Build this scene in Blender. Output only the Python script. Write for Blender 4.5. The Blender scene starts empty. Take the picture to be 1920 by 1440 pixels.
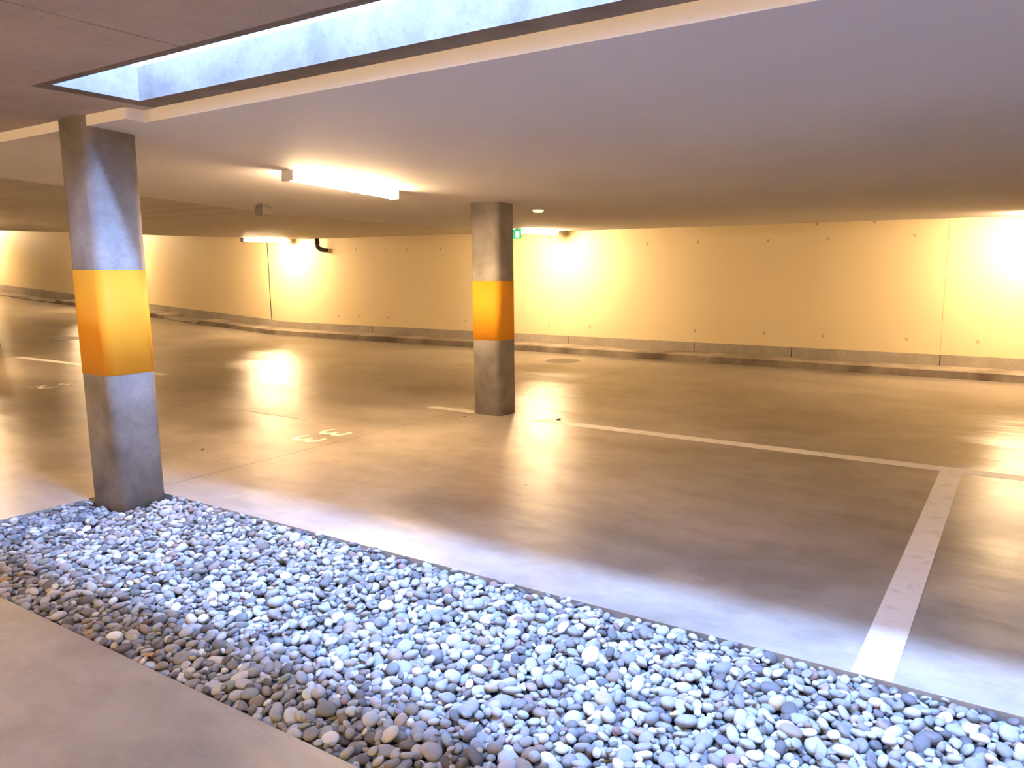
import bpy, bmesh, math, random
import numpy as np
from mathutils import Vector, Matrix

# ------------------------------------------------------------------ camera
H = 1.6
YAW, PIT, ROL = -0.5551, 0.1511, -0.0032
FPX, CX, CY = 1420.9, 1041.6, 720.0
scene = bpy.context.scene
_f = np.array([math.sin(YAW)*math.cos(PIT), math.cos(YAW)*math.cos(PIT), -math.sin(PIT)])
_r = np.array([math.cos(YAW), -math.sin(YAW), 0.0])
_u = np.cross(_r, _f)
_c, _s = math.cos(ROL), math.sin(ROL)
R_ = _c*_r + _s*_u
U_ = -_s*_r + _c*_u
cam_data = bpy.data.cameras.new('camera')
cam_data.sensor_fit = 'HORIZONTAL'
cam_data.sensor_width = 36.0
cam_data.lens = FPX/1920*36.0
cam_data.shift_x = -(CX-960)/1920
cam_data.clip_start = 0.05
cam = bpy.data.objects.new('camera', cam_data)
scene.collection.objects.link(cam)
cam.matrix_world = Matrix(((R_[0], U_[0], -_f[0], 0), (R_[1], U_[1], -_f[1], 0), (R_[2], U_[2], -_f[2], H), (0, 0, 0, 1)))
scene.camera = cam

def ray(x, y):
    return R_*((x-CX)/FPX) - U_*((y-CY)/FPX) + _f
def on_z(x, y, z):
    d = ray(x, y); return np.array([0, 0, H]) + d*((z-H)/d[2])
def on_y(x, y, Y):
    d = ray(x, y); return np.array([0, 0, H]) + d*(Y/d[1])
def project(p):
    q = np.asarray(p, float) - np.array([0, 0, H])
    zc = q@_f
    return q@R_/zc*FPX + CX, -(q@U_)/zc*FPX + CY, zc

# ------------------------------------------------------------------ world, exposure
SKY_STRENGTH = 395.0
LAMP_STRENGTH = 375.0
w = bpy.data.worlds.new('daylight'); scene.world = w; w.use_nodes = True
bg = w.node_tree.nodes['Background']
bg.inputs['Color'].default_value = (0.265, 0.45, 1.0, 1); bg.inputs['Strength'].default_value = SKY_STRENGTH
vs = scene.view_settings
vs.view_transform = 'Standard'; vs.look = 'None'; vs.gamma = 1.0; vs.use_curve_mapping = False
vs.exposure = 0.0

# ------------------------------------------------------------------ layout (metres; X along the far wall, Y towards it)
XL, XR, YB = -40.0, 8.0, -5.0
Y_KERB, Y_WALL = 12.28, 12.85
BED = (-5.55, 3.5, 1.57, 3.02)          # gravel bed x0 x1 y0 y1
SOFFIT = 2.56
Y_EDGE_L, Y_EDGE_R, X_STEP = 2.655, 2.77, -4.66
OPEN = (-4.44, 3.4, 2.155, 2.62)        # light well opening in the soffit
Z_TOP = 3.72
SLOT_Y0, SLOT_Y1 = 2.20, 2.335          # invented slot to the sky, shaped to give the daylight band its width
JOINT_X = -5.40
X_BOARD = -8.2

def floor_z(x):
    return max(0.0, 0.0525*(-16.0-x))
_cy = [2.0, 2.655, 4.5, 6.6, 8.5, 10.5, 12.85, 13.2]
_cz = [2.53, 2.494, 2.395, 2.297, 2.275, 2.285, 2.32, 2.325]
def ceil_z(x, y):
    return float(np.interp(y, _cy, _cz)) + max(0.0, 0.043*(-15.0-x))

# portal over the open top of the light well: guides sampling of the sky, emits nothing itself
pl = bpy.data.lights.new('sky_portal', 'AREA'); pl.shape = 'RECTANGLE'
pl.size = OPEN[1]-OPEN[0]; pl.size_y = SLOT_Y1-SLOT_Y0
pl.cycles.is_portal = True
po = bpy.data.objects.new('sky_portal', pl); scene.collection.objects.link(po)
po.location = ((OPEN[0]+OPEN[1])/2, (SLOT_Y0+SLOT_Y1)/2, Z_TOP+0.01)

# ------------------------------------------------------------------ helpers
col = scene.collection
rng = random.Random(7)
def tag(o, label=None, cat=None, group=None, kind=None):
    if label: o['label'] = label
    if cat: o['category'] = cat
    if group: o['group'] = group
    if kind: o['kind'] = kind
    return o
def empty(name, loc=(0, 0, 0), rz=0.0):
    o = bpy.data.objects.new(name, None); col.objects.link(o)
    o.location = loc; o.rotation_euler = (0, 0, rz); o.empty_display_size = 0.1
    return o
def link(name, me, mat, parent=None, smooth=False):
    o = bpy.data.objects.new(name, me); col.objects.link(o)
    if mat and not me.materials: me.materials.append(mat)
    if parent is not None: o.parent = parent
    if smooth: me.shade_smooth()
    return o
def from_bm(name, bm, mat, parent=None, smooth=False):
    me = bpy.data.meshes.new(name); bm.normal_update(); bm.to_mesh(me); bm.free()
    return link(name, me, mat, parent, smooth)
def from_py(name, V, F, mat, parent=None, smooth=False):
    me = bpy.data.meshes.new(name); me.from_pydata([tuple(map(float, v)) for v in V], [], F); me.update()
    return link(name, me, mat, parent, smooth)
def bm_box(bm, x0, x1, y0, y1, z0, z1, bevel=0.0):
    r = bmesh.ops.create_cube(bm, size=1.0)
    vs_ = r['verts']
    for v in vs_:
        v.co = Vector((x0+(v.co.x+.5)*(x1-x0), y0+(v.co.y+.5)*(y1-y0), z0+(v.co.z+.5)*(z1-z0)))
    if bevel:
        es = list({e for v in vs_ for e in v.link_edges})
        bmesh.ops.bevel(bm, geom=es, offset=bevel, segments=2, affect='EDGES', profile=0.5)
def box(name, dims, mat, parent=None, bevel=0.0):
    bm = bmesh.new(); bm_box(bm, *dims, bevel=bevel); return from_bm(name, bm, mat, parent)
def cyl(name, r, z0, z1, mat, parent=None, seg=32, r2=None, smooth=False):
    bm = bmesh.new()
    bmesh.ops.create_cone(bm, cap_ends=True, segments=seg, radius1=r, radius2=r if r2 is None else r2, depth=z1-z0,
                          matrix=Matrix.Translation((0, 0, (z0+z1)/2)))
    return from_bm(name, bm, mat, parent, smooth)
def tube(name, pts, radii, mat, parent=None, seg=12, caps=True):
    pts = [Vector(p) for p in pts]; V = []; F = []
    n = len(pts); up = Vector((0, 0, 1))
    t0 = (pts[1]-pts[0]).normalized()
    a = t0.cross(up) if abs(t0.dot(up)) < .95 else t0.cross(Vector((1, 0, 0)))
    a.normalize()
    for i, p in enumerate(pts):
        t = (pts[min(i+1, n-1)]-pts[max(i-1, 0)]).normalized()
        a = (a - t*a.dot(t)).normalized(); b = t.cross(a)
        r = radii[i] if isinstance(radii, (list, tuple)) else radii
        for k in range(seg):
            an = 2*math.pi*k/seg; V.append(p + a*(r*math.cos(an)) + b*(r*math.sin(an)))
    for i in range(n-1):
        for k in range(seg):
            k2 = (k+1) % seg
            F.append((i*seg+k, i*seg+k2, (i+1)*seg+k2, (i+1)*seg+k))
    if caps:
        F.append(tuple(reversed(range(seg)))); F.append(tuple(range((n-1)*seg, n*seg)))
    return from_py(name, V, F, mat, parent, True)

# ------------------------------------------------------------------ materials
def mat_new(name):
    m = bpy.data.materials.new(name); m.use_nodes = True
    nt = m.node_tree; b = nt.nodes['Principled BSDF']
    return m, nt, b
def nd(nt, t, **kw):
    n = nt.nodes.new(t)
    for k, v in kw.items():
        if hasattr(n, k): setattr(n, k, v)
        else: n.inputs[k].default_value = v
    return n
def obj_coords(nt, scale=(1, 1, 1)):
    g = nd(nt, 'ShaderNodeNewGeometry')            # world position: one continuous pattern across pieces
    m = nd(nt, 'ShaderNodeMapping'); m.inputs['Scale'].default_value = scale
    nt.links.new(g.outputs['Position'], m.inputs['Vector']); return m.outputs['Vector']
def noise(nt, vec, scale, detail=6, rough=0.55, dist=0.0):
    n = nd(nt, 'ShaderNodeTexNoise'); n.inputs['Scale'].default_value = scale
    n.inputs['Detail'].default_value = detail; n.inputs['Roughness'].default_value = rough
    n.inputs['Distortion'].default_value = dist
    nt.links.new(vec, n.inputs['Vector']); return n.outputs['Fac']
def ramp(nt, fac, stops):
    r = nd(nt, 'ShaderNodeValToRGB'); cr = r.color_ramp
    full = lambda c: (*c, 1) if len(c) == 3 else c
    cr.elements[0].position = stops[0][0]; cr.elements[0].color = full(stops[0][1])
    cr.elements[-1].position = stops[-1][0]; cr.elements[-1].color = full(stops[-1][1])
    for p, c in stops[1:-1]:
        el = cr.elements.new(p); el.color = full(c)
    nt.links.new(fac, r.inputs['Fac']); return r.outputs['Color']
def mix(nt, a, b, fac, mode='MIX'):
    m = nd(nt, 'ShaderNodeMix', data_type='RGBA', blend_type=mode)
    for sock, v in ((m.inputs[6], a), (m.inputs[7], b), (m.inputs[0], fac)):
        if isinstance(v, (int, float)): sock.default_value = v
        elif isinstance(v, tuple): sock.default_value = (*v, 1) if len(v) == 3 else v
        else: nt.links.new(v, sock)
    return m.outputs[2]
def bump(nt, b, height, strength, distance=0.01):
    n = nd(nt, 'ShaderNodeBump'); n.inputs['Strength'].default_value = strength; n.inputs['Distance'].default_value = distance
    nt.links.new(height, n.inputs['Height']); nt.links.new(n.outputs['Normal'], b.inputs['Normal'])
def G(v): return (v, v, v)

def concrete(name, base, dark, rough=0.7, scale=1.0, bumps=0.25, pits=True, spec=0.3, stretch=(1, 1, 1)):
    m, nt, b = mat_new(name)
    v = obj_coords(nt, stretch)
    n1 = noise(nt, v, 1.3*scale, 8, .6, .4)
    c = ramp(nt, n1, [(.3, dark), (.68, base)])
    n2 = noise(nt, v, 14*scale, 8, .7)
    c = mix(nt, c, ramp(nt, n2, [(.3, G(.72)), (.65, G(1.0))]), .55, 'MULTIPLY')
    if pits:
        vo = nd(nt, 'ShaderNodeTexVoronoi'); vo.inputs['Scale'].default_value = 9*scale
        nt.links.new(v, vo.inputs['Vector'])
        sp = ramp(nt, vo.outputs['Distance'], [(.045, G(.35)), (.08, G(1.0))])
        c = mix(nt, c, sp, .7, 'MULTIPLY')
    nt.links.new(c, b.inputs['Base Color'])
    b.inputs['Roughness'].default_value = rough; b.inputs['Specular IOR Level'].default_value = spec
    bump(nt, b, n2, bumps, .004)
    return m

def make_floor():
    m, nt, b = mat_new('polished_concrete_floor')
    v = obj_coords(nt)
    n1 = noise(nt, v, .55, 8, .6)
    c = ramp(nt, n1, [(.30, (.21, .165, .12)), (.5, (.37, .32, .26)), (.7, (.42, .37, .305))])
    vs2 = obj_coords(nt, (.6, 1.3, 1))
    n2 = noise(nt, vs2, .9, 5, .55)
    c = mix(nt, c, ramp(nt, n2, [(.34, G(.55)), (.58, G(1.0))]), .75, 'MULTIPLY')
    n5 = noise(nt, obj_coords(nt, (1, 1.6, 1)), 3.2, 7, .68)
    c = mix(nt, c, ramp(nt, n5, [(.3, G(.70)), (.55, G(1.0))]), .7, 'MULTIPLY')
    n3 = noise(nt, v, 45, 6, .7)
    c = mix(nt, c, ramp(nt, n3, [(.3, G(.85)), (.6, G(1.0))]), .35, 'MULTIPLY')
    nt.links.new(c, b.inputs['Base Color'])
    b.inputs['Roughness'].default_value = .9; b.inputs['Specular IOR Level'].default_value = 0.0
    gl = nd(nt, 'ShaderNodeBsdfGlossy', distribution='BECKMANN')
    nt.links.new(ramp(nt, n2, [(.3, G(.29)), (.7, G(.40))]), gl.inputs['Roughness'])
    gl.inputs['Color'].default_value = (.85, .85, .85, 1)
    fr = nd(nt, 'ShaderNodeFresnel'); fr.inputs['IOR'].default_value = 1.30
    n4 = noise(nt, obj_coords(nt, (1.0, 2.6, 1)), 1.5, 3, .5)
    bump(nt, b, n4, .5, .02)
    nt.links.new(b.inputs['Normal'].links[0].from_socket, gl.inputs['Normal'])
    ms = nd(nt, 'ShaderNodeMixShader')
    nt.links.new(fr.outputs['Fac'], ms.inputs[0]); nt.links.new(b.outputs['BSDF'], ms.inputs[1]); nt.links.new(gl.outputs['BSDF'], ms.inputs[2])
    nt.links.new(ms.outputs['Shader'], nt.nodes['Material Output'].inputs['Surface'])
    return m
def make_wall():
    m, nt, b = mat_new('cream_wall_paint')
    v = obj_coords(nt)
    n1 = noise(nt, v, .7, 6, .55)
    c = ramp(nt, n1, [(.3, (.79, .665, .41)), (.7, (.84, .715, .455))])
    nt.links.new(c, b.inputs['Base Color']); b.inputs['Roughness'].default_value = .55
    b.inputs['Specular IOR Level'].default_value = .3
    bump(nt, b, noise(nt, v, 30, 5, .6), .05, .003)
    return m
def make_white():
    m, nt, b = mat_new('white_ceiling_paint')
    v = obj_coords(nt)
    c = ramp(nt, noise(nt, v, .8, 6, .5), [(.3, (.66, .64, .62)), (.7, (.72, .70, .68))])
    nt.links.new(c, b.inputs['Base Color']); b.inputs['Roughness'].default_value = .75
    b.inputs['Specular IOR Level'].default_value = .2
    bump(nt, b, noise(nt, v, 60, 4, .6), .05, .002)
    return m
def make_board():
    m, nt, b = mat_new('board_marked_concrete')
    v = obj_coords(nt, (.22, 2.6, 1))
    n1 = noise(nt, v, 2.0, 8, .65, .5)
    c = ramp(nt, n1, [(.3, (.36, .31, .25)), (.5, (.50, .45, .38)), (.7, (.60, .55, .48))])
    nt.links.new(c, b.inputs['Base Color'])
    nt.links.new(ramp(nt, n1, [(.3, G(.35)), (.7, G(.6))]), b.inputs['Roughness'])
    b.inputs['Specular IOR Level'].default_value = .4
    bump(nt, b, n1, .35, .01)
    return m
def plain(name, colr, rough=.5, metal=0.0, emit=None, es=0.0, spec=.5):
    m, nt, b = mat_new(name)
    b.inputs['Base Color'].default_value = (*colr, 1); b.inputs['Roughness'].default_value = rough
    b.inputs['Metallic'].default_value = metal; b.inputs['Specular IOR Level'].default_value = spec
    if emit:
        b.inputs['Emission Color'].default_value = (*emit, 1); b.inputs['Emission Strength'].default_value = es
    return m
def worn_paint(name, colr, under, lo=.36, hi=.46, rough=.45):
    m, nt, b = mat_new(name)
    v = obj_coords(nt)
    n = noise(nt, v, 9, 9, .72, .3)
    c = mix(nt, under, colr, ramp(nt, n, [(lo, G(0.25)), (hi, G(1.0))]))
    n2 = noise(nt, v, 1.5, 4, .5)
    c = mix(nt, c, ramp(nt, n2, [(.3, G(.85)), (.7, G(1.0))]), .6, 'MULTIPLY')
    nt.links.new(c, b.inputs['Base Color']); b.inputs['Roughness'].default_value = rough
    return m

M_FLOOR = make_floor()
M_WALL = make_wall()
M_WHITE = make_white()
M_BOARD = make_board()
M_SOFFIT = concrete('raw_concrete_soffit', (.53, .45, .385), (.42, .35, .30), .75, 1.2, .3)
M_COLUMN = concrete('grey_column_concrete', (.42, .39, .355), (.20, .178, .155), .6, 2.0, .25)
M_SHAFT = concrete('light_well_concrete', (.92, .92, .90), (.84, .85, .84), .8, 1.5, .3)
M_KERB = concrete('kerb_concrete', (.38, .325, .26), (.13, .10, .075), .7, 1.1, .3, False)
M_PLINTH = concrete('unpainted_wall_base', (.47, .42, .35), (.33, .285, .23), .7, 1.0, .3, False)
M_SUB = plain('dark_earth', (.05, .045, .04), .95)
M_BAND = plain('yellow_orange_paint', (.86, .37, .025), .6, spec=.2)
M_LINE = worn_paint('white_line_paint', (.80, .76, .70), (.60, .55, .48))
M_FADED = worn_paint('faded_line_paint', (.58, .53, .45), (.40, .36, .30), .42, .58)
M_NUM = worn_paint('number_paint', (.74, .70, .60), (.45, .41, .34), .3, .4)
M_LAMP = plain('lamp_diffuser', (.9, .9, .85), .4, 0, (1.0, .675, .37), LAMP_STRENGTH)
M_BODY = plain('lamp_body_white', (.75, .74, .7), .45)
M_PIPE = plain('black_plastic_pipe', (.008, .008, .009), .4)
M_IRON = concrete('cast_iron', (.12, .10, .075), (.07, .06, .045), .5, 4, .3, False)
M_SENSOR = plain('grey_plastic', (.13, .115, .10), .5)
M_GREEN = plain('exit_sign_green', (.02, .45, .16), .4, 0, (.02, .62, .22), .9)
M_SIGNWHITE = plain('exit_sign_white', (.9, .9, .9), .4, 0, (1, 1, .95), 1.2)
M_TWIG = plain('dry_twig_bark', (.17, .14, .115), .85)
M_LEAF = plain('dry_leaf', (.32, .19, .07), .8)
M_DEBRIS = plain('dark_debris', (.06, .045, .035), .9)

# ------------------------------------------------------------------ floor
V = []; F = []
def quad(a, b, c, d):
    n = len(V); V.extend([a, b, c, d]); F.append((n, n+1, n+2, n+3))
def slab(x0, x1, y0, y1):                       # top face plus 0.15 m sides; ramp follows floor_z
    z0, z1 = floor_z(x0), floor_z(x1)
    quad((x0, y0, z0), (x1, y0, z1), (x1, y1, z1), (x0, y1, z0))
    for (ax, ay), (bx, by) in (((x0, y0), (x1, y0)), ((x1, y0), (x1, y1)), ((x1, y1), (x0, y1)), ((x0, y1), (x0, y0))):
        za, zb = floor_z(ax), floor_z(bx)
        quad((ax, ay, za-.15), (bx, by, zb-.15), (bx, by, zb), (ax, ay, za))
g = .003
bx0, bx1, by0, by1 = BED
slab(bx0, XR, YB, by0)                          # near walkway
slab(-16, bx0, YB, by1)
slab(-16, JOINT_X-g, by1, Y_WALL)
slab(JOINT_X+g, XR, by1, Y_WALL)
slab(bx1, XR, by0, by1)
slab(XL, -16, YB, Y_WALL)
floor = from_py('floor', V, F, M_FLOOR); tag(floor, kind='structure')
sub = box('subfloor', (-16, XR, YB, Y_WALL, -.2, -.13), M_SUB, floor)
box('joint_filler', (JOINT_X-g, JOINT_X+g, by1, Y_WALL, -.02, -.004), M_SUB, floor)

# ------------------------------------------------------------------ walls
wall = empty('wall_back', (0, Y_WALL, 0)); tag(wall, kind='structure')
def wl(x): return x
def wall_panel(x0, x1):
    y0, y1 = 0.0, 0.3
    P = [(x0, y0, floor_z(x0)-.1), (x1, y0, floor_z(x1)-.1), (x1, y0, 4.6), (x0, y0, 4.6)]
    Q = [(x, y1, z) for x, _, z in P]
    return from_py('wall_panel', P+Q, [(0, 1, 2, 3), (7, 6, 5, 4), (0, 4, 5, 1), (1, 5, 6, 2), (2, 6, 7, 3), (3, 7, 4, 0)], M_WALL, wall)
XJ1 = on_y(507, 560, Y_WALL)[0]; XJ2 = on_y(1770, 560, Y_WALL)[0]
for x0, x1 in ((XL, XJ1-.008), (XJ1+.008, XJ2-.002), (XJ2+.002, XR)):
    wall_panel(x0, x1)
box('joint_backing', (XL, XR, .14, .3, -.1, 4.6), M_SUB, wall)
box('joint_seal', (XJ1-.014, XJ1+.014, -.003, .1, 0, 4.5), M_SUB, wall)
# formwork tie holes in the painted wall
holes = [(1309, 454), (1440, 451), (1553, 447), (1715, 441), (1303, 620), (1432, 625), (1543, 630), (1700, 636), (1833, 641),
         (1106, 612), (1029, 609), (1214, 457), (1108, 460), (722, 468), (763, 468), (667, 468), (826, 467), (578, 470),
         (673, 593), (728, 595), (873, 602), (635, 592), (1532, 420), (1640, 416)]
bm = bmesh.new()
bmesh.ops.create_cone(bm, cap_ends=True, segments=14, radius1=.025, radius2=.02, depth=.006, matrix=Matrix.Rotation(math.pi/2, 4, 'X'))
tie_me = bpy.data.meshes.new('tie_hole'); bm.to_mesh(tie_me); bm.free(); tie_me.materials.append(concrete('tie_plug', (.60, .50, .32), (.48, .40, .25), .8, 4, .2, False))
for px, py in holes:
    p = on_y(px, py, Y_WALL)
    o = link('tie_hole', tie_me, None, wall); o.location = (p[0], -.002, p[2])
# unpainted base band, split at its joints
bj = sorted({XL, XR, *[float(on_y(px, 640, Y_WALL)[0]) for px in (60, 297, 380, 507, 700, 1067, 1302, 1485, 1765)]})
base = empty('baseboard_back', (0, Y_WALL, 0)); tag(base, kind='structure')
box('base_backing', (-16, XR, -.004, .01, 0, .28), M_SUB, base)
for i in range(len(bj)-1):
    x0, x1 = bj[i]+.008, bj[i+1]-.008
    lst = [(x0, x1)] if x0 >= -16 or x1 <= -16 else [(x0, -16), (-16, x1)]
    for a, b_ in lst:
        h = .165; za, zb = floor_z(a), floor_z(b_)
        P = [(a, -.012, za), (b_, -.012, zb), (b_, -.012, zb+.12+h), (a, -.012, za+.12+h)]
        Q = [(x, .01, z) for x, _, z in P]
        from_py('base_block', P+Q, [(0, 1, 2, 3), (7, 6, 5, 4), (0, 4, 5, 1), (1, 5, 6, 2), (2, 6, 7, 3), (3, 7, 4, 0)], M_PLINTH, base)
# kerb along the wall, with a dropped length on the ramp
kerb = empty('trim_1', (0, Y_KERB, 0)); tag(kerb, kind='structure')
KJ = on_y(490, 622, Y_KERB)[0]
k1 = on_y(366, 604, Y_KERB)[0]; k2 = on_y(307, 596, Y_KERB)[0]; k3 = on_y(100, 566, Y_KERB)[0]
dep = Y_WALL-Y_KERB-.014
def kerb_block(x0, x1, h0, h1=None):
    h1 = h0 if h1 is None else h1
    n = max(1, int((x1-x0)/2)); Vk = []; Fk = []
    prof = lambda x, h: [(x, 0, floor_z(x)-.05), (x, .004, floor_z(x)+h-.012), (x, .016, floor_z(x)+h), (x, dep, floor_z(x)+h), (x, dep, floor_z(x)-.05)]
    xs = sorted({x0, x1, *np.linspace(x0, x1, n+1)[1:-1].tolist(), *( [-16.0] if x0 < -16 < x1 else [])})
    for x in xs: Vk += prof(x, h0+(h1-h0)*(x-x0)/(x1-x0))
    for i in range(len(xs)-1):
        for k in range(4): Fk.append((i*5+k, i*5+5+k, i*5+6+k, i*5+1+k))
    Fk.append((0, 1, 2, 3, 4)); m_ = (len(xs)-1)*5; Fk.append((m_+4, m_+3, m_+2, m_+1, m_))
    return from_py('kerb_stone', Vk, Fk, M_KERB, kerb)
kerb_block(KJ+.012, XR, .12)
kerb_block(k1+.25, KJ-.012, .12)
kerb_block(k1, k1+.245, .03, .12)
kerb_block(k2, k1-.005, .03)
kerb_block(k3+.25, k2-.005, .12)
kerb_block(k3, k3+.245, .03, .12)
kerb_block(XL, k3-.005, .03)
# remaining walls of the hall (outside the frame)
for nm, d in (('wall_front', (XL-.3, XR+.3, YB-.3, YB, -.2, 4.6)), ('wall_left', (XL-.3, XL, YB, Y_WALL+.3, -.2, 6.0)), ('wall_right', (XR, XR+.3, YB, Y_WALL+.3, -.2, 4.6))):
    tag(box(nm, d, M_WALL), kind='structure')

# ------------------------------------------------------------------ ceilings
# painted, lower ceiling with its edge face towards the light well
def sheet(name, xs, ys, mat, zoff=0.0, smooth=True, parent=None):
    Vc = [(x, y, ceil_z(x, y)+zoff) for y in ys for x in xs]; n = len(xs)
    Fc = [(j*n+i, (j+1)*n+i, (j+1)*n+i+1, j*n+i+1) for j in range(len(ys)-1) for i in range(n-1)]
    return from_py(name, Vc, Fc, mat, parent, smooth)
ysl = [Y_EDGE_L, Y_EDGE_R, *np.linspace(3.2, 13.1, 24)]
ysr = [Y_EDGE_R, *np.linspace(3.2, 13.1, 24)]
ceil = sheet('ceiling', [X_STEP, -2, 2, XR+.3], ysr, M_WHITE); tag(ceil, kind='structure')
sheet('ceiling_bay', [X_BOARD, -6.5, X_STEP], ysl, M_WHITE, parent=ceil)
bc = sheet('ceiling_board', [XL-.3, -34, -28, -22, -18, -15, -12, X_BOARD], ysl, M_BOARD, zoff=.012, parent=ceil)
sheet('ceiling_lap', [X_BOARD-.004, X_BOARD], ysl, M_WHITE, parent=ceil)
# edge faces (white painted upstand between lower ceiling and raw soffit)
V = []; F = []
xs = [XL-.3, -30, -22, -15, X_BOARD, -6, X_STEP-.035]
for a, b_ in zip(xs[:-1], xs[1:]):
    quad((a, Y_EDGE_L, ceil_z(a, Y_EDGE_L)), (b_, Y_EDGE_L, ceil_z(b_, Y_EDGE_L)), (b_, Y_EDGE_L, SOFFIT+.03), (a, Y_EDGE_L, SOFFIT+.03))
arc = [(X_STEP-.035+.035*math.sin(t), Y_EDGE_L+.035*(1-math.cos(t))) for t in np.linspace(0, math.pi/2, 7)] + [(X_STEP, Y_EDGE_R), (XR+.3, Y_EDGE_R)]
for (ax, ay), (bx, by) in zip(arc[:-1], arc[1:]):
    quad((ax, ay, ceil_z(ax, ay)), (bx, by, ceil_z(bx, by)), (bx, by, SOFFIT+.03), (ax, ay, SOFFIT+.03))
edge = from_py('ceiling_edge', V, F, plain('white_paint_lit_edge', (.88, .86, .83), .7, spec=.2), ceil)  # ceiling white made paler here for the lamplight the edge catches

# raw concrete soffit with the light well opening; formwork panels meet at fine recessed joints
soff = empty('ceiling_soffit', (0, 0, SOFFIT)); tag(soff, kind='structure')
XJ = -3.22
FR = .05                                        # width of the plain border round the opening
ox0, ox1, oy0, oy1 = OPEN
def panel(x0, x1, y0, y1, z=0.0, mat=None):
    return box('soffit_panel', (x0, x1, y0, y1, z, .16), mat or M_SOFFIT, soff)
gg = .004
b0x, b1x, b0y = ox0-.11, ox1+.11, oy0-FR       # outer line of the border
yb = [YB-.1, -2.2, .35, b0y-.006]
for y0, y1 in zip(yb[:-1], yb[1:]):
    xx = [-30, -20, -12, -8.0, -5.7, XJ, -.8, 1.6, 4.0, XR+.2]
    for x0, x1 in zip(xx[:-1], xx[1:]):
        panel(x0+gg, x1-gg, y0+gg, y1)
panel(-30, b0x-.006, b0y-.006, Y_EDGE_R+.06)
panel(b1x+.006, XR+.2, b0y-.006, Y_EDGE_R+.06)
box('soffit_backing', (XL-.3, XR+.2, YB-.1, b0y-.001, .02, .2), M_SOFFIT, soff)
box('soffit_backing', (XL-.3, b0x-.001, b0y-.01, Y_EDGE_R+.06, .02, .2), M_SOFFIT, soff)
box('soffit_backing', (b1x+.001, XR+.2, b0y-.01, Y_EDGE_R+.06, .02, .2), M_SOFFIT, soff)
box('soffit_backing', (XL-.3, -30, YB-.1, Y_EDGE_R+.06, 0, .2), M_SOFFIT, soff)
# border round the opening, set just below the soffit joint
M_BORDER = concrete('dark_concrete_border', (.25, .205, .165), (.13, .105, .085), .7, 2.2, .4)  # darker and browner than the soffit
box('opening_border', (b0x, ox0, b0y, Y_EDGE_R+.03, .003, .19), M_BORDER, soff)
box('opening_border', (ox1, b1x, b0y, Y_EDGE_R+.03, .003, .19), M_BORDER, soff)
box('opening_border', (ox0, ox1, b0y, oy0, .003, .19), M_BORDER, soff)
box('opening_border', (ox0, ox1, oy1, Y_EDGE_R+.03, .003, .19), M_BORDER, soff)
# shaft of the light well
well = empty('wall_light_well', (0, 0, SOFFIT)); tag(well, kind='structure')
zt = Z_TOP-SOFFIT
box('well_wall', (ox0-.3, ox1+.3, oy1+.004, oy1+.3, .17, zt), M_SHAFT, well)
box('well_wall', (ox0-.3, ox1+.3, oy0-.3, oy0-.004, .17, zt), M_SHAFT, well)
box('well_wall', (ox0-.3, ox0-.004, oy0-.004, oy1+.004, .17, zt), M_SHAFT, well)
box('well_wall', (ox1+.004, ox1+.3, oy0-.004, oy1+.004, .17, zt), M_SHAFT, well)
box('well_sky_mask', (ox0-.3, ox1+.3, SLOT_Y1, oy1+.3, zt, zt+.04), M_SHAFT, well)  # unseen covers, added to narrow the sky to the slot
box('well_sky_mask', (ox0-.3, ox1+.3, oy0-.3, SLOT_Y0, zt, zt+.04), M_SHAFT, well)

# unseen deck round the light well, added to stop sky light leaking in
deck = box('light_seal_deck', (XL-.3, XR+.3, YB-.3, oy0-.25, Z_TOP-.08, Z_TOP), M_SOFFIT); tag(deck, kind='structure')
box('light_seal_slab', (XL-.3, XR+.3, oy1+.25, Y_WALL+.3, Z_TOP-.08, Z_TOP), M_SOFFIT, deck)
box('light_seal_slab', (XL-.3, ox0-.25, oy0-.26, oy1+.26, Z_TOP-.08, Z_TOP), M_SOFFIT, deck)
box('light_seal_slab', (ox1+.25, XR+.3, oy0-.26, oy1+.26, Z_TOP-.08, Z_TOP), M_SOFFIT, deck)
tag(box('ground_slab', (XL-.3, XR+.3, YB-.3, Y_WALL+.3, -.4, -.3), M_SUB), kind='structure')

# ------------------------------------------------------------------ columns
def rounded(w_, d_, r, n=8, grow=0.0):
    P = []
    hx, hy = w_/2+grow, d_/2+grow; r = r+grow
    for cx, cy, a0 in ((hx-r, hy-r, 0), (-hx+r, hy-r, 90), (-hx+r, -hy+r, 180), (hx-r, -hy+r, 270)):
        for k in range(n+1):
            a = math.radians(a0+90*k/n); P.append((cx+r*math.cos(a), cy+r*math.sin(a)))
    return P
def prism(name, P, z0, z1, mat, parent, caps=True):
    n = len(P); V_ = [(x, y, z0) for x, y in P]+[(x, y, z1) for x, y in P]
    F_ = [(i, (i+1) % n, n+(i+1) % n, n+i) for i in range(n)]
    if caps: F_ += [tuple(reversed(range(n))), tuple(range(n, 2*n))]
    o = from_py(name, V_, F_, mat, parent)
    for p in o.data.polygons: p.use_smooth = len(p.vertices) == 4
    return o
def column(x, y, ztop, band, label, zb=0.0, w_=.38, d_=.335):
    root = empty('concrete_column', (x, y, zb)); tag(root, label, 'column', 'concrete columns with yellow bands')
    P = rounded(w_, d_, .07)
    prism('shaft', P, -.08 if zb == 0 and y < 3.1 else 0, ztop-zb, M_COLUMN, root)
    B = rounded(w_, d_, .07, grow=.0025)
    o = prism('yellow_band', B, band[0], band[1], M_BAND, root)
    o['label'] = 'bright yellow-orange painted band'
    return root
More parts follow.
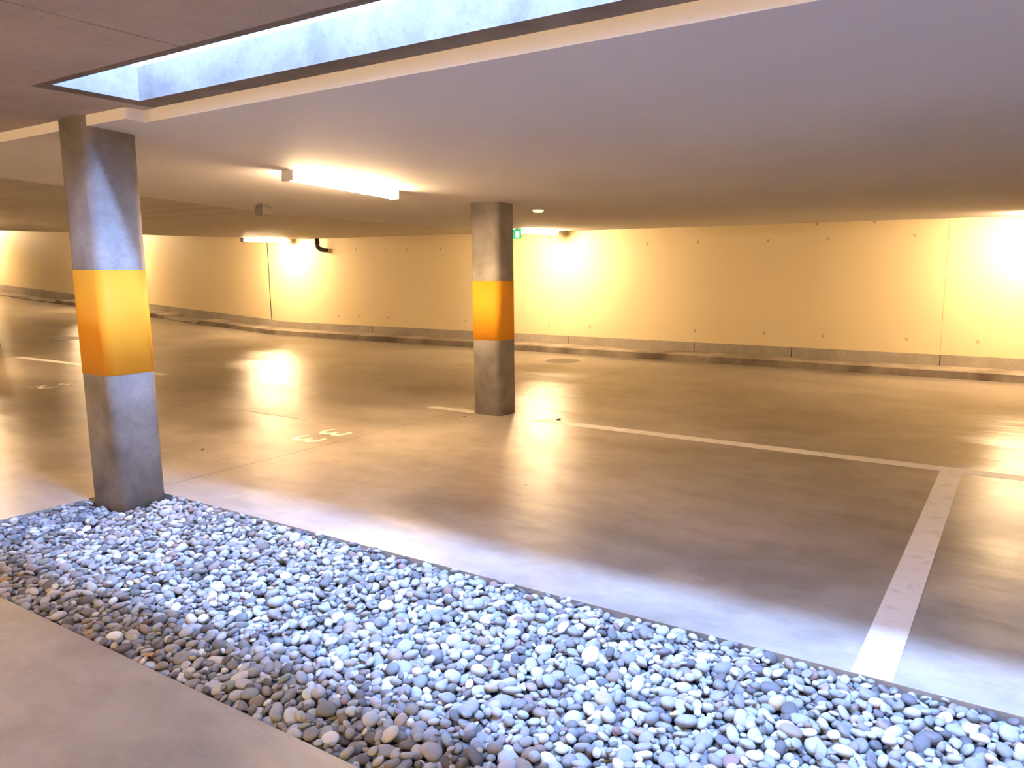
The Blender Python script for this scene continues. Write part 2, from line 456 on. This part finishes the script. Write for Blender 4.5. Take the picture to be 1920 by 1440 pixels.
column(-5.27, 2.805, SOFFIT, (.91, 1.6), 'concrete column with yellow band rising from the pebble bed')
column(-5.005, 6.775, ceil_z(-5, 6.77)+.01, (.83, 1.47), 'concrete column with yellow band standing on the painted bay line')
column(-17.6, 6.85, ceil_z(-17, 6.85)+.01, (.83, 1.47), 'concrete column with yellow band at the foot of the ramp', zb=floor_z(-16.8))

# ------------------------------------------------------------------ floor markings
def marking(name, x0, x1, y0, y1, mat, label, cat='line', group=None, t=.0022):
    o = box(name, (x0, x1, y0, y1, -.001, t), mat); tag(o, label, cat, group); return o
YL = 6.665
marking('bay_line', JOINT_X-.47, -5.2, YL-.065, YL+.065, M_FADED, 'short worn bay line stub running into the free-standing column')
marking('bay_line', -4.39, XR-.5, YL-.075, YL+.075, M_LINE, 'long white bay line meeting the wide stripe in a T')
marking('bay_line', -15.9, -11.2, YL-.075, YL+.075, M_LINE, 'white bay line past the number 32 by the ramp')
marking('bay_stripe', -.487, -.333, 3.025, YL-.0755, M_LINE, 'wide white stripe between pebble bed and long bay line', 'stripe')
marking('faded_line', -8.0, -6.45, 5.385, 5.435, M_FADED, 'thin faded line beside the painted number 33')
def number(txt, x, y, h, label):
    cu = bpy.data.curves.new('number_'+txt, 'FONT'); cu.body = txt; cu.size = 1.0; cu.extrude = .002; cu.offset = .004; cu.space_character = 1.12
    tmp = bpy.data.objects.new('tmp_text', cu); col.objects.link(tmp)
    bpy.context.view_layer.update()
    me = bpy.data.meshes.new_from_object(tmp.evaluated_get(bpy.context.evaluated_depsgraph_get()))
    bpy.data.objects.remove(tmp); bpy.data.curves.remove(cu)
    a = np.array([v.co for v in me.vertices]); lo, hi = a.min(0), a.max(0)
    s = h/(hi[1]-lo[1])
    for v in me.vertices:
        px = (v.co.x-lo[0])*s*1.25; py = (v.co.y-lo[1])*s
        v.co = (py, -px, .001+(v.co.z > 0)*.0015-.001)
    o = link('painted_number', me, M_NUM); o.location = (x, y, 0); tag(o, label, 'number'); return o
number('33', -5.90, 5.20, .33, 'white number 33 painted on the concrete floor')
number('32', -11.66, 5.52, .33, 'white number 32 painted on the floor near the ramp')

# manhole covers
def manhole(x, y, r, label):
    root = empty('manhole_cover', (x, y, floor_z(x))); tag(root, label, 'manhole cover', 'round manhole covers in the lane')
    if x < -16: root.rotation_euler = (0, math.atan(.0525), 0)
    cyl('frame', r+.03, -.01, .003, M_KERB, root, 40); cyl('lid', r, -.008, .006, M_IRON, root, 40)
manhole(-6.84, 11.28, .29, 'round dark manhole cover in front of the kerb')
p = on_z(122, 608, .42)
manhole(float(p[0]), float(p[1]), .29, 'round manhole cover up on the ramp')

# ------------------------------------------------------------------ lamps
def lamp(x, y, along='Y', label='', zc=None, L=1.25, group='linear ceiling lamps'):
    zc = ceil_z(x, y) if zc is None else zc
    root = empty('ceiling_lamp', (x, y, zc)); tag(root, label, 'lamp', group)
    if along == 'X': root.rotation_euler = (0, 0, math.pi/2)
    elif y > 3: root.rotation_euler = (math.atan((ceil_z(x, y+.6)-ceil_z(x, y-.6))/1.2), 0, 0)
    if x < -15: root.rotation_euler[1] = math.atan(.043)
    box('body', (-.05, .05, -L/2, L/2, -.035, .004), M_BODY, root, .004)
    bm = bmesh.new(); n = 12
    V_ = []; F_ = []
    for yy in (-L/2+.012, L/2-.012):
        for k in range(n+1):
            a = math.pi*k/n; V_.append((.056*math.cos(a), yy, -.03-.05*math.sin(a)))
    for k in range(n): F_.append((k, k+1, n+2+k, n+1+k))
    F_.append(tuple(range(n+1))); F_.append(tuple(reversed(range(n+1, 2*n+2)))); F_.append((0, n+1, 2*n+1, n))
    bm.free()
    o = from_py('diffuser', V_, F_, M_LAMP, root)
    o['label'] = 'glowing warm diffuser'
    for s in (-1, 1): box('end_cap', (-.06, .06, s*L/2-.012, s*L/2+.012, -.085, .002), M_BODY, root, .004)
    return root
lamp(-5.25, 4.92, label='lit linear lamp on the white ceiling between the two columns')
lamp(-15.6, 12.0, label='lit lamp beside the dark vertical wall joint')
lamp(-7.72, 11.85, label='lit lamp next to the green exit sign')
lamp(.05, 12.0, label='lit lamp over the seam in the cream wall')
lamp(-23.2, 12.0, label='lit lamp on the ramp ceiling behind the banded column in gravel')
lamp(-14.4, 4.92, label='unseen linear lamp added to brighten the board-marked ceiling near number 32')  # out of view, added to brighten the ceiling at the left
lamp(-31.8, 12.0, label='lit lamp high up along the ramp wall')
for x in (-8.0, -2.2, 3.6): lamp(x, -2.1, 'X', 'unseen linear lamp behind the camera, lighting the raw concrete soffit', SOFFIT, group='unseen lamps on the raw soffit')  # unseen lamps behind the camera, placed to light soffit and walkway

# ------------------------------------------------------------------ small fittings
# drain pipe elbow
pp = on_y(594, 443, Y_WALL-.2); zc_ = ceil_z(pp[0], Y_WALL-.2)
root = empty('drain_pipe', (pp[0], Y_WALL-.2, zc_)); tag(root, 'short black drain pipe elbow between ceiling and cream wall', 'pipe')
pts = [(0, 0, .01), (0, 0, -.13), (.004, .006, -.175), (.02, .025, -.215), (.05, .06, -.245), (.085, .11, -.262), (.1, .195, -.265)]
tube('pipe', pts, .055, M_PIPE, root, 16)
tube('collar', [(0, 0, -.075), (0, 0, -.12)], .062, M_PIPE, root, 16)
tube('collar', [(.04, .05, -.236), (.07, .09, -.255)], .062, M_PIPE, root, 16)
# sensor box on the board-marked ceiling
_p = on_z(493, 381, 2.345); sx, sy = float(_p[0]), float(_p[1])
root = empty('ceiling_sensor', (sx, sy, ceil_z(sx, sy))); tag(root, 'small grey sensor box hanging from the ceiling', 'sensor')
box('mount', (-.05, .05, -.05, .05, -.03, .02), M_SENSOR, root, .005)
box('housing', (-.075, .075, -.06, .06, -.13, -.03), M_SENSOR, root, .012)
# round cover plate on the painted ceiling
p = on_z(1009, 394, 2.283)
root = empty('cover_plate', (p[0], p[1], ceil_z(p[0], p[1]))); tag(root, 'small round cream cover plate on the white ceiling', 'cover plate')
M_CREAM = plain('cream_plastic', (.9, .85, .7), .3, 0, (1.0, .8, .5), 1.2)  # plate's glow put in for the lamplight it catches
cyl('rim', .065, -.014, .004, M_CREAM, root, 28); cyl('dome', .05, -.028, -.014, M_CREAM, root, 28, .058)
# exit sign
ys_ = 11.1
pr_ = on_y(977, 440, ys_); zs0 = on_y(966, 448, ys_)[2]; zs1 = on_y(966, 430.5, ys_)[2]
sw = .32; cxs = pr_[0]-sw/2; zc_ = ceil_z(cxs, ys_)
root = empty('exit_sign', (cxs, ys_, zs0)); tag(root, 'green and white exit sign hanging by the free-standing column', 'sign')
hs = zs1-zs0
box('panel', (-sw/2, sw/2, -.012, .012, 0, hs), M_GREEN, root, .003)
box('door_symbol', (.055, .13, -.0145, -.0125, .025, hs-.03), M_SIGNWHITE, root)
V_ = [(-.13, -.0135, hs*.45), (-.05, -.0135, hs*.45), (-.05, -.0135, hs*.3), (.01, -.0135, hs*.52), (-.05, -.0135, hs*.74), (-.05, -.0135, hs*.59), (-.13, -.0135, hs*.59)]
from_py('arrow_symbol', V_, [tuple(range(7))], M_SIGNWHITE, root)
for s in (-1, 1): box('hanger', (s*.1-.006, s*.1+.006, -.005, .005, hs, max(zc_-zs0, hs+.01)), M_BODY, root)

# ------------------------------------------------------------------ pebbles
np.random.seed(11)
def ico(sub):
    bm = bmesh.new(); bmesh.ops.create_icosphere(bm, subdivisions=sub, radius=1.0)
    v = np.array([q.co[:] for q in bm.verts]); f = np.array([[q.index for q in p.verts] for p in bm.faces]); bm.free(); return v, f
I2 = ico(2)      # 42 verts / 80 tris
I3 = ico(3)      # 162 verts / 320 tris
def shape_dirs(v, seed):
    r = np.random.RandomState(seed); out = np.ones(len(v))
    for k in range(5):
        d = r.normal(size=3); d /= np.linalg.norm(d); out += r.uniform(-.2, .13)*np.clip(v@d, 0, 1)**2
    p = v*out[:, None]
    p[:, 0] *= 1+.12*r.uniform(-1, 1)*p[:, 1]
    q = np.sign(p)*np.abs(p)**r.uniform(.82, 1.0)    # a little boxier
    return q
NSH = 16
SH2 = [shape_dirs(I2[0], s) for s in range(NSH)]
SH3 = [shape_dirs(I3[0], s) for s in range(NSH)]
PAL = [  # name, albedo, share
    ('dark grey', (.13, .125, .12), .15), ('mid grey', (.25, .245, .235), .34), ('light grey', (.38, .375, .36), .31),
    ('off-white', (.58, .57, .54), .09), ('brownish', (.24, .19, .145), .05), ('tan', (.42, .33, .21), .015), ('reddish', (.24, .15, .125), .015), ('greenish grey', (.22, .235, .205), .02)]
RES = .005
gx = int((bx1 - BED[0])/RES) if False else int((BED[1]-BED[0])/RES); gy = int((BED[3]-BED[2])/RES)
hm = np.full((gx, gy), -.07)
cols_boxes = (-5.465, -5.075, 2.632, 2.978)
stones = []
def drop(n, smin, smax, level, tries):
    for _ in range(n):
        L = smin+(smax-smin)*np.random.beta(1.6, 2.6)
        a = L/2; b_ = a*np.random.uniform(.62, .95); c_ = a*np.random.uniform(.36, .68)
        yaw = np.random.uniform(0, math.pi)
        best = None
        for t in range(tries):
            x = np.random.uniform(BED[0]+a*.8, BED[1]-a*.8); y = np.random.uniform(BED[2]+b_*.8, BED[3]-b_*.8)
            if cols_boxes[0]-a < x < cols_boxes[1]+a and cols_boxes[2]-a < y < cols_boxes[3]+a: continue
            hh = hm[min(gx-1, int((x-BED[0])/RES)), min(gy-1, int((y-BED[2])/RES))]
            if best is None or hh < best[0]: best = (hh, x, y)
        if best is None: continue
        _, x, y = best
        i0, i1 = max(0, int((x-a-BED[0])/RES)), min(gx, int((x+a-BED[0])/RES)+1)
        j0, j1 = max(0, int((y-a-BED[2])/RES)), min(gy, int((y+a-BED[2])/RES)+1)
        X, Y = np.meshgrid(BED[0]+(np.arange(i0, i1)+.5)*RES-x, BED[2]+(np.arange(j0, j1)+.5)*RES-y, indexing='ij')
        cu, su = math.cos(yaw), math.sin(yaw)
        q = ((X*cu+Y*su)/a)**2+((-X*su+Y*cu)/b_)**2
        mk = q < 1
        if not mk.any(): continue
        h = c_*np.sqrt(np.clip(1-q, 0, 1)); sub_ = hm[i0:i1, j0:j1]
        z = np.percentile((sub_+h)[mk], 80)
        top = z+c_
        if top > level+np.random.uniform(-.006, .012): continue
        # tilt from the local slope of what lies under it
        ww = (mk & (q < .8))
        A_ = np.c_[X[ww], Y[ww], np.ones(ww.sum())]
        if len(A_) > 6:
            s_ = np.linalg.lstsq(A_, sub_[ww], rcond=None)[0][:2]
            s_ = np.clip(s_*.7, -.55, .55)
        else: s_ = np.zeros(2)
        hm[i0:i1, j0:j1] = np.where(mk, np.maximum(sub_, z+h+X*s_[0]*.8+Y*s_[1]*.8), sub_)
        stones.append((x, y, z, a, b_, c_, yaw, s_[0]+np.random.normal(0, .08), s_[1]+np.random.normal(0, .08)))
drop(6000, .035, .075, -.022, 2)
drop(13000, .03, .095, .012, 5)
drop(4000, .022, .05, .008, 10)
print('pebbles placed', len(stones))
S = np.array(stones)
cum = np.cumsum([p[2] for p in PAL]); cum /= cum[-1]
cls = np.searchsorted(cum, np.random.rand(len(S)))
jit = np.random.uniform(.8, 1.22, len(S)); hue = np.random.normal(0, .03, (len(S), 3))
shp = np.random.randint(0, NSH, len(S))
def rot(yaw, sx_, sy_):
    n = np.array([-sx_, -sy_, 1.0]); n /= np.linalg.norm(n)
    t = np.array([math.cos(yaw), math.sin(yaw), 0]); t -= n*(t@n); t /= np.linalg.norm(t)
    return np.column_stack([t, np.cross(n, t), n])
# what shows: height of the stone against the finished surface, pixel size in the frame
vis = np.zeros(len(S))
for i, s in enumerate(S):
    u, v, d = project(s[:3])
    if 0 < u < 1920 and 0 < v < 1440:
        gi, gj = min(gx-1, int((s[0]-BED[0])/RES)), min(gy-1, int((s[1]-BED[2])/RES))
        if s[2]+s[5] > hm[gi, gj]-.004: vis[i] = s[3]/d
pick = set(np.argsort(-vis)[:300].tolist())
# colour comes from a per-stone attribute in the mass and a per-object class material for the singled-out ones
def pebble_material(name, base=None):
    m, nt, b = mat_new(name)
    v = obj_coords(nt)
    if base is None:
        at_ = nd(nt, 'ShaderNodeAttribute'); at_.attribute_name = 'stone_colour'; c = at_.outputs['Color']
    else:
        oi = nd(nt, 'ShaderNodeObjectInfo')
        c = mix(nt, tuple(k*.8 for k in base), tuple(min(1, k*1.22) for k in base), oi.outputs['Random'])
    n = noise(nt, v, 70, 6, .65)
    c = mix(nt, c, ramp(nt, n, [(.3, G(.78)), (.65, G(1.0))]), .7, 'MULTIPLY')
    nt.links.new(c, b.inputs['Base Color']); b.inputs['Roughness'].default_value = .62; b.inputs['Specular IOR Level'].default_value = .35
    bump(nt, b, n, .12, .002)
    return m
M_PM = pebble_material('pebble_mass')
M_PC = [pebble_material('pebble_'+p[0].replace(' ', '_').replace('-', '_'), p[1]) for p in PAL]
# the mass
Vs, Fs, Cs = [], [], []; off = 0
for i, s in enumerate(S):
    if i in pick: continue
    near = math.hypot(s[0], s[1]) < 3.4
    P = (SH3 if near else SH2)[shp[i]]; Fi = (I3 if near else I2)[1]
    Vs.append((P*s[3:6])@rot(*s[6:9]).T+s[:3]); Fs.append(Fi+off); off += len(P)
    cc = np.clip(np.array(PAL[cls[i]][1])*jit[i]*(1+hue[i]), .02, .9)
    Cs.append(np.repeat(np.r_[cc, 1.0][None], len(P), 0))
Vs = np.concatenate(Vs).astype(np.float32); Fs = np.concatenate(Fs).astype(np.int32); Cs = np.concatenate(Cs).astype(np.float32)
me = bpy.data.meshes.new('gravel')
me.vertices.add(len(Vs)); me.vertices.foreach_set('co', Vs.ravel())
me.loops.add(Fs.size); me.loops.foreach_set('vertex_index', Fs.ravel())
me.polygons.add(len(Fs)); me.polygons.foreach_set('loop_start', np.arange(0, Fs.size, 3, dtype=np.int32)); me.polygons.foreach_set('loop_total', np.full(len(Fs), 3, dtype=np.int32))
me.update(); me.validate()
ca = me.color_attributes.new('stone_colour', 'FLOAT_COLOR', 'POINT'); ca.data.foreach_set('color', Cs.ravel())
gravel = link('gravel', me, M_PM, None, True)
tag(gravel, 'bed of smooth grey and white river pebbles set into the floor', 'gravel', kind='stuff')
print('gravel tris', len(Fs))
# the singled-out pebbles
pm = {}
for i in sorted(pick):
    s = S[i]; key = (shp[i], cls[i])
    if key not in pm:
        m_ = bpy.data.meshes.new('pebble'); m_.from_pydata([tuple(v) for v in SH3[shp[i]].tolist()], [], I3[1].tolist()); m_.update(); m_.shade_smooth()
        m_.materials.append(M_PC[cls[i]]); pm[key] = m_
    o = bpy.data.objects.new('pebble', pm[key]); col.objects.link(o)
    Rm = Matrix(rot(*s[6:9]).tolist()).to_4x4()
    o.matrix_world = Matrix.Translation(s[:3].tolist()) @ Rm @ Matrix.Diagonal((s[3], s[4], s[5], 1))
    nm = PAL[cls[i]][0]
    ratio = s[4]/s[3]; fl = s[5]/s[3]
    sh = 'long' if ratio < .72 else ('flat' if fl < .48 else 'plump')
    sz = 'large' if s[3] > .036 else 'small'
    oth = min((j for j in pick if j != i), key=lambda j: np.hypot(*(S[j][:2]-s[:2])))
    where = 'along the near walkway edge' if s[1] < 1.8 else 'towards the parking bay edge' if s[1] > 2.55 else 'in mid bed'
    tag(o, f'{sz} {nm} {sh} pebble beside a {PAL[cls[oth]][0]} one, {where}', 'pebble', 'pebbles on top of the gravel bed')

# ------------------------------------------------------------------ twig and bits of litter
def surf(x, y):
    i, j = int((x-BED[0])/RES), int((y-BED[2])/RES)
    if 0 <= i < gx and 0 <= j < gy: return float(hm[max(0, i-2):i+3, max(0, j-2):j+3].max())
    return floor_z(x)
pa = on_z(1357, 1308, .0); pb = on_z(1408, 1258, .0)
pts = []
for t in np.linspace(0, 1, 7):
    x, y = pa[0]+(pb[0]-pa[0])*t, pa[1]+(pb[1]-pa[1])*t
    pts.append([x+.006*math.sin(7*t), y+.004*math.sin(11*t), surf(x, y)+.004])
root = empty('twig', pts[0]); tag(root, 'thin forked dry twig lying across the pebbles', 'twig')
loc = [tuple(np.array(p)-pts[0]) for p in pts]
tube('stem', loc, [.004, .0038, .0036, .0034, .003, .0027, .002], M_TWIG, root, 8)
tube('side_shoot', [loc[4], tuple(np.array(loc[4])+(.03, .004, .008)), tuple(np.array(loc[4])+(.06, -.004, .004))], [.003, .0024, .0015], M_TWIG, root, 6)
def litter(px, py, size, mat, label, cat, name, z=None):
    p_ = on_z(px, py, 0.0) if z is None else on_z(px, py, z)
    zz = surf(p_[0], p_[1])
    bm = bmesh.new(); r = random.Random(int(px*7+py))
    n = 7; ring = []
    for k in range(n):
        a = 2*math.pi*k/n; rr_ = size*(.5+.4*r.random())*(1 if k % 2 else .7)
        ring.append(bm.verts.new((rr_*1.5*math.cos(a), rr_*math.sin(a), size*.12*r.random()+.001)))
    top = bm.verts.new((0, 0, size*.35))
    bot = bm.verts.new((0, 0, 0))
    for k in range(n):
        bm.faces.new((ring[k], ring[(k+1) % n], top)); bm.faces.new((ring[(k+1) % n], ring[k], bot))
    o = from_bm(name, bm, mat); o.location = (p_[0], p_[1], zz); o.rotation_euler = (0, 0, r.random()*6); tag(o, label, cat); return o
litter(380, 843, .022, M_DEBRIS, 'dark crumb of dirt on the floor right of the banded column in gravel', 'debris', 'dirt_crumb')
litter(987, 909, .012, M_DEBRIS, 'tiny dark speck alone on the open bay floor', 'debris', 'dirt_crumb')
litter(746, 867, .012, M_DEBRIS, 'tiny dark speck on the floor below the number 33', 'debris', 'dirt_crumb')
litter(1047, 787, .045, M_DEBRIS, 'dark scrap lying at the end of the long bay line', 'debris', 'dirt_scrap')
litter(871, 782, .03, M_DEBRIS, 'dark crumb beside the foot of the free-standing column', 'debris', 'dirt_crumb')
litter(165, 1188, .03, M_LEAF, 'yellowish dry leaf scrap at the gravel edge by the walkway', 'leaf', 'dry_leaf')
litter(280, 1232, .03, M_LEAF, 'brown curled leaf scrap among the dark pebbles', 'leaf', 'dry_leaf')
litter(10, 1090, .04, M_LEAF, 'yellow-brown leaf in the corner of the gravel bed', 'leaf', 'dry_leaf')
litter(915, 1252, .045, M_TWIG, 'dark thin leaf scrap lying on the bright pebbles', 'leaf', 'dry_leaf')
